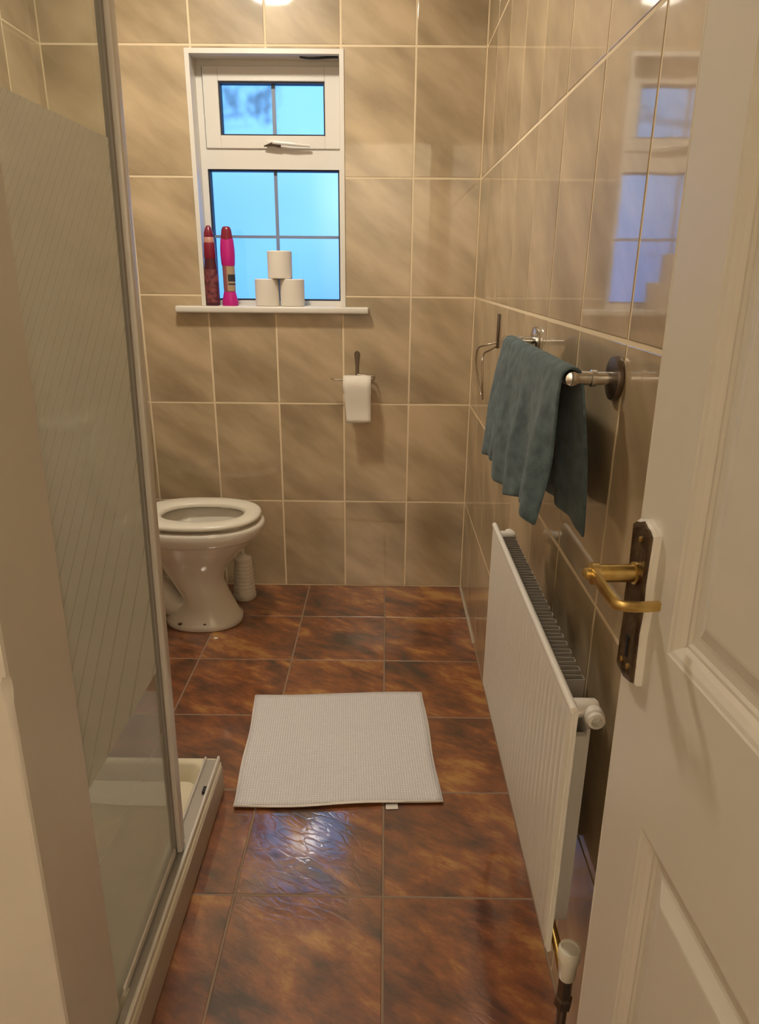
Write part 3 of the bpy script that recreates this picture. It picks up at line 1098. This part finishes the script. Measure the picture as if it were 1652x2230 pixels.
GR = 'spare toilet rolls on the window sill'
r1 = roll('toilet_roll', 'spare white toilet roll on the sill, bottom one nearer the bottles', (-0.4385, D + 0.014, SZ0), GR, 0.0445)
for lab, loc in (('spare white toilet roll on the sill, bottom one away from the bottles', (-0.346, D + 0.014, SZ0)),
                 ('spare white toilet roll stacked on top of two others', (-0.389, D + 0.012, SZ0 + 0.0965))):
    c_ = copy_tree(r1)
    c_.location = loc
    c_['label'] = lab
    c_.name = 'toilet_roll'

b1 = thing('spray_bottle', 'dark red bottle with a pointed crimson cap at the left end of the sill', 'bottle', (-0.641, D + 0.008, SZ0))
bm = bmesh.new()
lathe(bm, [(0.024, 0.0), (0.0255, 0.004), (0.0255, 0.085), (0.024, 0.125), (0.0205, 0.155), (0.020, 0.165)], n=24, sy=0.75)
obj('body', bm, m_maroon, b1, 50)
bm = bmesh.new()
lathe(bm, [(0.0258, 0.012), (0.0261, 0.014), (0.0261, 0.085), (0.0245, 0.125), (0.0242, 0.127)], n=24, sy=0.78, cap0=False, cap1=False)
obj('label', bm, m_redlabel, b1, 50)
bm = bmesh.new()
lathe(bm, [(0.0200, 0.164), (0.0215, 0.168), (0.0205, 0.195), (0.0205, 0.214), (0.0185, 0.219)], n=24, sy=0.8)
obj('collar', bm, m_red, b1, 50)
bm = bmesh.new()
lathe(bm, [(0.0185, 0.218), (0.0185, 0.236), (0.016, 0.238)], n=24, sy=0.8)
obj('neck_band', bm, m_pinkbeige, b1, 50)
bm = bmesh.new()
lathe(bm, [(0.0165, 0.236), (0.0175, 0.240), (0.0165, 0.252), (0.011, 0.268), (0.005, 0.276)], n=20, sy=0.85)
obj('cap', bm, m_red, b1, 50)

b2 = thing('cleaner_bottle', 'magenta cleaner bottle beside the dark red one on the sill', 'bottle', (-0.576, D + 0.006, SZ0))
bm = bmesh.new()
lathe(bm, [(0.028, 0.0), (0.030, 0.004), (0.029, 0.018), (0.0225, 0.046), (0.021, 0.05)], n=24, sy=0.7)
obj('foot', bm, m_magenta, b2, 50)
bm = bmesh.new()
lathe(bm, [(0.0210, 0.049), (0.0215, 0.06), (0.0220, 0.115), (0.0225, 0.140)], n=24, sy=0.7)
obj('body', bm, m_rose, b2, 50)
bm = bmesh.new()
lathe(bm, [(0.0222, 0.139), (0.0245, 0.145), (0.0262, 0.175), (0.0262, 0.195), (0.0235, 0.228), (0.0225, 0.232)], n=24, sy=0.7)
obj('shoulder', bm, m_magenta, b2, 50)
bm = bmesh.new()
lathe(bm, [(0.0222, 0.222), (0.0215, 0.235), (0.0175, 0.262), (0.0140, 0.270), (0.009, 0.273)], n=24, sy=0.75)
obj('cap', bm, m_red, b2, 50)
bm = bmesh.new()


def wrap(bm, z0, z1, a0, a1, r0, r1, sy=0.7, n=8):
    A_ = [bm.verts.new((r0 * math.cos(a0 + (a1 - a0) * k / n), r0 * sy * math.sin(a0 + (a1 - a0) * k / n), z0)) for k in range(n + 1)]
    B_ = [bm.verts.new((r1 * math.cos(a0 + (a1 - a0) * k / n), r1 * sy * math.sin(a0 + (a1 - a0) * k / n), z1)) for k in range(n + 1)]
    for k in range(n):
        bm.faces.new((A_[k], A_[k + 1], B_[k + 1], B_[k]))


wrap(bm, 0.052, 0.138, -1.75, -0.1, 0.0224, 0.0232)
lb = obj('label', bm, m_tan, b2, 50)
bm = bmesh.new()
wrap(bm, 0.086, 0.110, -1.60, -0.1, 0.0232, 0.0234)
wrap(bm, 0.074, 0.079, -1.60, -0.1, 0.0230, 0.0231)
obj('label_print', bm, m_slate, lb, 50)

# ------------------------------------------------------------------ toilet roll holder on the back wall
hold = thing('toilet_roll_holder', 'dark metal toilet roll holder fixed to the back wall', 'roll holder', (-0.107, D, 0.92))
bm = bmesh.new()
outl = [(0.0105 * math.cos(a), 0.040 + 0.0125 * math.sin(a)) for a in [PI * k / 8 for k in range(9)]] + [(-0.006, 0.0), (-0.0065, -0.035), (-0.0075, -0.05), (0.0075, -0.05), (0.0065, -0.035), (0.006, 0.0)]
rings(bm, [[(x, 0.0, z) for x, z in outl], [(x, -0.004, z) for x, z in outl], [(x * .8, -0.006, z * .97) for x, z in outl]])
obj('backplate', bm, m_darkmetal, hold, 40)
bm = bmesh.new()
tube(bm, arc([(0.0, -0.004, -0.03), (0.0, -0.012, -0.034), (0.066, -0.016, -0.040), (0.066, -0.050, -0.048), (-0.084, -0.052, -0.049), (-0.096, -0.052, -0.043)], 0.01, 4), 0.003, 8)
obj('wire_arm', bm, m_wire, hold, 60)
tr = thing('toilet_roll', 'toilet roll hanging on the wall holder with a loose sheet', 'toilet roll', (-0.104, D - 0.052, 0.853))
bm = bmesh.new()
lathe(bm, [(0.021, -0.051), (0.034, -0.052), (0.0355, -0.05), (0.0355, 0.05), (0.034, 0.052), (0.021, 0.051)], axis='X', n=36, cap0=False, cap1=False)
obj('tissue', bm, m_paper, tr, 40)
bm = bmesh.new()
rings(bm, [[(x, rr * math.cos(2 * PI * k / 24), rr * math.sin(2 * PI * k / 24)) for k in range(24)] for rr, x in ((0.0208, -.052), (0.0208, .052), (0.0196, .052), (0.0196, -.052))], False, False)
obj('core', bm, m_card, tr, 40)
bm = bmesh.new()
lp = []
for k in range(15):
    f = k / 14
    if f < 0.35:
        a = PI / 2 + (PI / 2) * (f / 0.35)
        yy, zz = 0.0362 * math.cos(a), 0.0362 * math.sin(a)
    else:
        g = (f - 0.35) / 0.65
        yy, zz = -0.0362 + 0.008 * math.sin(g * PI) * g + 0.004 * g, -0.140 * g
    xl, xr = -0.051 + 0.012 * max(0, f - .35) / .65, 0.051 + 0.001 * f
    lp.append([(xl + (xr - xl) * i / 6, yy + 0.0015 * math.sin(i * 1.3) * max(0, f - .4), zz + (0.003 * i / 6 if k == 14 else 0)) for i in range(7)])
rings(bm, lp, False, False, closed=False)
sh = obj('loose_sheet', bm, m_paper, tr, 60)
md = sh.modifiers.new('thick', 'SOLIDIFY'); md.thickness = 0.0006

# ------------------------------------------------------------------ right wall: ring, towel rail, towel
ring = thing('towel_ring', 'bronze wire towel ring on the right wall beyond the towel', 'towel ring', (XR, 2.075, 1.06))
bm = bmesh.new()
box(bm, -0.006, -0.0005, -0.010, 0.010, -0.012, 0.085)
bevel(bm, 0.002, 2)
obj('backplate', bm, m_darkmetal, ring, 40)
bm = bmesh.new()
tube(bm, arc([(-0.004, 0, 0.004), (-0.030, 0.004, -0.002), (-0.056, 0.030, -0.012), (-0.058, 0.036, -0.055), (-0.048, 0.03, -0.11), (-0.040, 0.0, -0.155), (-0.042, -0.045, -0.155), (-0.050, -0.075, -0.11), (-0.052, -0.06, -0.04), (-0.046, -0.035, -0.022), (-0.026, -0.006, -0.018), (-0.004, 0.0, -0.006)], 0.015, 4), 0.0028, 8)
obj('wire_loop', bm, m_wire, ring, 60)

RX, RZ, RY0, RY1 = 0.262, 1.117, 0.992, 1.550
rail = thing('towel_rail', 'chunky metal towel rail with round flanges on the right wall', 'towel rail', (XR, 1.27, RZ))
for yy in (RY0, RY1):
    bm = bmesh.new()
    lathe(bm, [(0.031, -0.0005), (0.032, -0.004), (0.030, -0.009), (0.016, -0.012)], (0, yy - 1.27, 0), 'X', 32)
    fl = obj('flange', bm, m_chrome if yy > 1.2 else m_darkmetal, rail, 40)
    bm = bmesh.new()
    lathe(bm, [(0.0095, -0.010), (0.0095, -0.030), (0.0120, -0.031), (0.0120, -0.038), (0.0100, -0.039), (0.0100, -0.058), (0.0105, -0.062)], (0, yy - 1.27, 0), 'X', 20)
    obj('post', bm, m_chrome, fl, 40)
bm = bmesh.new()
lathe(bm, [(0.004, -0.291), (0.010, -0.288), (0.0112, -0.280), (0.0112, -0.264), (0.0085, -0.262), (0.0085, 0.262), (0.0112, 0.264), (0.0112, 0.282), (0.004, 0.291)], (RX - XR, 0, 0), 'Y', 20)
obj('bar', bm, m_chrome, rail, 40)

# towel over the rail: front flap (room side) and back flap (wall side), one cloth
tw = bmesh.new()
NY, rows = 46, []
yA, yB = 0.985, 1.500
for j in range(NY + 1):
    v = j / NY                                        # 0 near, 1 far
    rr = 0.0145
    zb_f = 0.897 + 0.012 * math.sin(v * 9.0) - 0.024 * v + 0.02 * max(0, 0.12 - v) * 8 * 0
    zb_b = 0.882 + 0.01 * math.sin(v * 7)
    prof_ = []
    nf = 16
    for k in range(nf + 1):                           # up the front
        f = k / nf                                    # 0 bottom, 1 top
        g = 1 - f
        rip = (0.0085 * math.sin(v * 23 + 1.2 + 1.5 * g) + 0.005 * math.sin(v * 41 + 3 * g)) * min(1, g * 1.8) + 0.004 * math.sin(v * 60) * g * g
        x = RX - rr - 0.026 * g ** 0.8 + rip
        y = yA + (yB - yA) * v + (0.012 * g * (v - 0.6)) + 0.012 * g * g * (1 if v < 0.08 else 0) * 0
        prof_.append((x, y, zb_f + (RZ - zb_f) * f))
    for k in range(1, 8):
        a = PI - PI * k / 8
        prof_.append((RX + rr * math.cos(a), yA + (yB - yA) * v, RZ + rr * math.sin(a)))
    for k in range(nf + 1):                           # down the back
        g = k / nf
        rip = (0.005 * math.sin(v * 19 + 0.4) + 0.003 * math.sin(v * 37 + 2 * g)) * min(1, g * 2)
        x = min(RX + rr + 0.016 * g ** 0.7 + rip, XR - 0.010)
        y = yA + (yB - yA) * v - 0.018 * math.sin(g * PI * 0.6) * (1 - v)
        prof_.append((x, y, RZ + (zb_b - RZ) * g))
    rows.append(prof_)
rings(tw, rows, False, False, closed=False)
towel = tag(obj('towel', tw, m_towel, None, 70), 'teal terry hand towel draped over the metal rail', 'towel')
md = towel.modifiers.new('thick', 'SOLIDIFY'); md.thickness = 0.005; md.offset = 0
md = towel.modifiers.new('sub', 'SUBSURF'); md.levels = 1; md.render_levels = 1

# ------------------------------------------------------------------ radiator
rad = thing('radiator', 'white ribbed panel radiator low on the right wall', 'radiator', (0.248, 1.11, 0.305))
OX, OY, OZ = 0.248, 1.11, 0.305
RA, RB, RZ0, RZ1 = 0.766, 1.470, 0.304, 0.722
bm = bmesh.new()                                  # fluted front panel
NF = 30
pts = []
y_ = RA + 0.007
pitch = (RB - RA - 0.014) / NF
for k in range(NF):
    for f, h in ((0.0, 0.0), (0.15, -0.0026), (0.5, -0.0032), (0.65, -0.0006), (0.85, 0.0)):
        pts.append((y_ + (k + f) * pitch, h))
pts = [(RA, 0.008), (RA + 0.002, 0.001), (RA + 0.006, -0.001)] + pts + [(RB - 0.0065, 0.0), (RB - 0.004, -0.001), (RB, 0.008)]
PX = 0.243
lv_ = []
for z, sc, inx in ((RZ0, 0.0, 0.007), (RZ0 + 0.003, 0.0, 0.0015), (RZ0 + 0.014, 0.0, 0.0), (RZ0 + 0.030, 1.0, 0.0), (RZ1 - 0.030, 1.0, 0.0), (RZ1 - 0.014, 0.0, 0.0), (RZ1 - 0.004, 0.0, 0.0005), (RZ1, 0.0, 0.005)):
    lv_.append([(PX + inx + (h * sc if abs(h) <= 0.0042 and 3 <= i < len(pts) - 3 else max(h, -0.001)) + 0.003 - OX, y - OY, z - OZ) for i, (y, h) in enumerate(pts)])
rings(bm, lv_, False, False, closed=False)
bk = [(PX + 0.010 - OX, y - OY, z - OZ) for y, z in ((RA, RZ0), (RB, RZ0), (RB, RZ1), (RA, RZ1))]
box(bm, PX + 0.006 - OX, PX + 0.011 - OX, RA - OY, RB - OY, RZ0 - OZ, RZ1 - OZ)
obj('front_panel', bm, m_rad, rad, 35)
bm = bmesh.new()                                  # rolled top seam
tube(bm, [(PX + 0.006 - OX, RA + 0.002 - OY, RZ1 - OZ), (PX + 0.006 - OX, RB - 0.002 - OY, RZ1 - OZ)], 0.0058, 10)
obj('top_seam', bm, m_rad, rad, 60)
bm = bmesh.new()                                  # convector fins (zigzag sheet)
lo, hi = [], []
zz = []
nfin = 24
for k in range(nfin):
    a = 0.842 + k * (1.425 - 0.842) / nfin
    pw = (1.425 - 0.842) / nfin
    zz += [(0.2560, a), (0.2560, a + pw * .42), (0.2860, a + pw * .5), (0.2860, a + pw * .92)]
rings(bm, [[(x - OX, y - OY, z - OZ) for x, y in zz] for z in (0.325, 0.715)], False, False, closed=False)
fn = obj('convector_fins', bm, m_radgrey, rad)
md = fn.modifiers.new('thick', 'SOLIDIFY'); md.thickness = 0.0016; md.offset = 0
bm = bmesh.new()                                  # rear casing
box(bm, 0.2870 - OX, 0.2920 - OX, 0.822 - OY, 1.440 - OY, 0.302 - OZ, 0.655 - OZ)
box(bm, 0.2560 - OX, 0.2870 - OX, 0.822 - OY, 0.832 - OY, 0.302 - OZ, 0.643 - OZ)
box(bm, 0.2560 - OX, 0.2870 - OX, 1.432 - OY, 1.440 - OY, 0.302 - OZ, 0.655 - OZ)
obj('rear_casing', bm, m_rad, rad)
for yy in (0.808, 1.452):                          # top tees with blanking plug
    bm = bmesh.new()
    lathe(bm, [(0.012, 0.0), (0.013, 0.002), (0.013, 0.034), (0.010, 0.038)], (0.2545 - OX, yy - OY, 0.700 - OZ), 'X', 20)
    tee = obj('top_tee', bm, m_rad, rad, 40)
    bm = bmesh.new()
    s_ = -1 if yy < 1 else 1
    rings(bm, [[(0.284 + r * math.cos(a) - OX, yy + s_ * h - OY, 0.697 + r * math.sin(a) - OZ) for a in [2 * PI * k / 18 for k in range(18)]]
               for r, h in ((0.0125, 0.0), (0.0135, 0.010), (0.0135, 0.020), (0.0115, 0.022), (0.0115, 0.028), (0.0075, 0.029), (0.0070, 0.020))], True, True)
    obj('plug', bm, m_rad, tee, 40)
VX, VY = 0.274, 0.742
bm = bmesh.new()                                   # lockshield valve cap
lathe(bm, [(0.0105, 0.284), (0.0120, 0.287), (0.0142, 0.322), (0.0160, 0.324), (0.0160, 0.339), (0.0150, 0.3415), (0.0122, 0.3415), (0.0116, 0.3395), (0.008, 0.3395)], (VX - OX, VY - OY, -OZ), n=28)
vc = obj('valve_cap', bm, m_seat, rad, 35)
bm = bmesh.new()
lathe(bm, [(0.011, 0.225), (0.013, 0.228), (0.013, 0.243), (0.0105, 0.247), (0.0105, 0.285)], (VX - OX, VY - OY, -OZ), n=6)
obj('valve_body', bm, m_darkmetal, rad)
bm = bmesh.new()
tube(bm, [(VX - OX, VY - OY, 0.262 - OZ), (VX - 0.006 - OX, VY + 0.03 - OY, 0.300 - OZ), (VX - 0.014 - OX, VY + 0.06 - OY, 0.325 - OZ)], 0.007, 10)
obj('valve_tail', bm, m_brass, rad, 60)
bm = bmesh.new()
tube(bm, [(VX - OX, VY - OY, 0.232 - OZ), (VX - OX, VY - OY, 0.0005 - OZ)], 0.0075, 12)
obj('supply_pipe', bm, m_darkmetal, rad, 60)
bm = bmesh.new()                                    # far return pipe and wall brackets
tube(bm, [(0.280 - OX, 1.462 - OY, 0.36 - OZ), (0.290 - OX, 1.478 - OY, 0.31 - OZ), (0.300 - OX, 1.482 - OY, 0.235 - OZ), (XR - 0.003 - OX, 1.482 - OY, 0.235 - OZ)], 0.0075, 10)
obj('return_pipe', bm, m_darkmetal, rad, 60)
for yy in (0.95, 1.30):
    bm = bmesh.new()
    box(bm, 0.289 - OX, XR - 0.0005 - OX, yy - 0.015 - OY, yy + 0.015 - OY, 0.36 - OZ, 0.60 - OZ)
    obj('wall_bracket', bm, m_radgrey, rad)

# ------------------------------------------------------------------ bath mat
mt = thing('bath_mat', 'white waffle weave bath mat on the rust tiled floor', 'bath mat', (-0.1185, 1.630, 0.0))
mt.rotation_euler = (0, 0, math.radians(3.2))
HW, HL = 0.2560, 0.2365
bm = bmesh.new()
nx, ny = 30, 28
rnd = random.Random(3)


def mat_h(u, v):
    ex = 1 - abs(u); ey = 1 - abs(v)
    lift = 0.0035 * (max(0, -v - 0.90) / 0.10) ** 1 * (0.6 + 0.4 * math.sin(u * 5 + 1))
    return 0.0065 + 0.0008 * math.sin(u * 7) * math.sin(v * 6) + lift + 0.002 * math.exp(-min(ex, ey) * 40)


top = []
for j in range(ny + 1):
    row = []
    for i in range(nx + 1):
        u, v = -1 + 2 * i / nx, -1 + 2 * j / ny
        x = u * HW * (1 - 0.006 * math.cos(v * 2.4)) + 0.002 * math.sin(v * 5) * abs(u)
        y = v * HL + 0.003 * math.sin(u * 3.5) * abs(v)
        row.append((x, y, mat_h(u, v)))
    top.append(row)
rings(bm, top, False, False, closed=False)
mo = obj('woven_field', bm, m_mat, mt, 60)
md = mo.modifiers.new('thick', 'SOLIDIFY'); md.thickness = 0.004; md.offset = -1
bm = bmesh.new()
edge = [top[0][i] for i in range(nx + 1)] + [top[j][nx] for j in range(1, ny + 1)] + [top[ny][i] for i in range(nx - 1, -1, -1)] + [top[j][0] for j in range(ny - 1, 0, -1)]
lp = []
for x, y, z in edge:
    k = 1.004
    lp.append((x, y, z))
vsr = []
n_ = len(lp)
loops = []
for k in range(6):
    a = 2 * PI * k / 6
    loop = []
    for i, (x, y, z) in enumerate(lp):
        d2 = Vector((x, y, 0)).normalized()
        loop.append((x + d2.x * 0.0042 * math.cos(a), y + d2.y * 0.0042 * math.cos(a), max(0.0006, z - 0.0012 + 0.0034 * math.sin(a))))
    loops.append(loop)
vv = [[bm.verts.new(p) for p in l_] for l_ in loops]
for k in range(6):
    A_, B_ = vv[k], vv[(k + 1) % 6]
    for i in range(n_):
        j = (i + 1) % n_
        bm.faces.new((A_[i], A_[j], B_[j], B_[i]))
obj('hem', bm, m_hem, mt, 60)
bm = bmesh.new()
box(bm, 0.118, 0.148, -HL - 0.016, -HL + 0.002, 0.0012, 0.0022)
obj('care_tag', bm, m_upvc, mt)

# small white chips lying on the floor
for lab, x, y, r in (('tiny white chip on the floor in front of the toilet', -0.601, 2.221, 0.008),):
    bm = bmesh.new()
    rings(bm, [[(r * (1 + .3 * math.sin(3 * a + r * 900)) * math.cos(a) * s__, 0.7 * r * math.sin(a) * s__, z) for a in [2 * PI * k / 9 for k in range(9)]] for s__, z in ((1, 0.0002), (0.9, 0.0015))])
    o = tag(obj('paper_scrap', bm, m_paper), lab, 'scrap')
    o.location = (x, y, 0.0002)
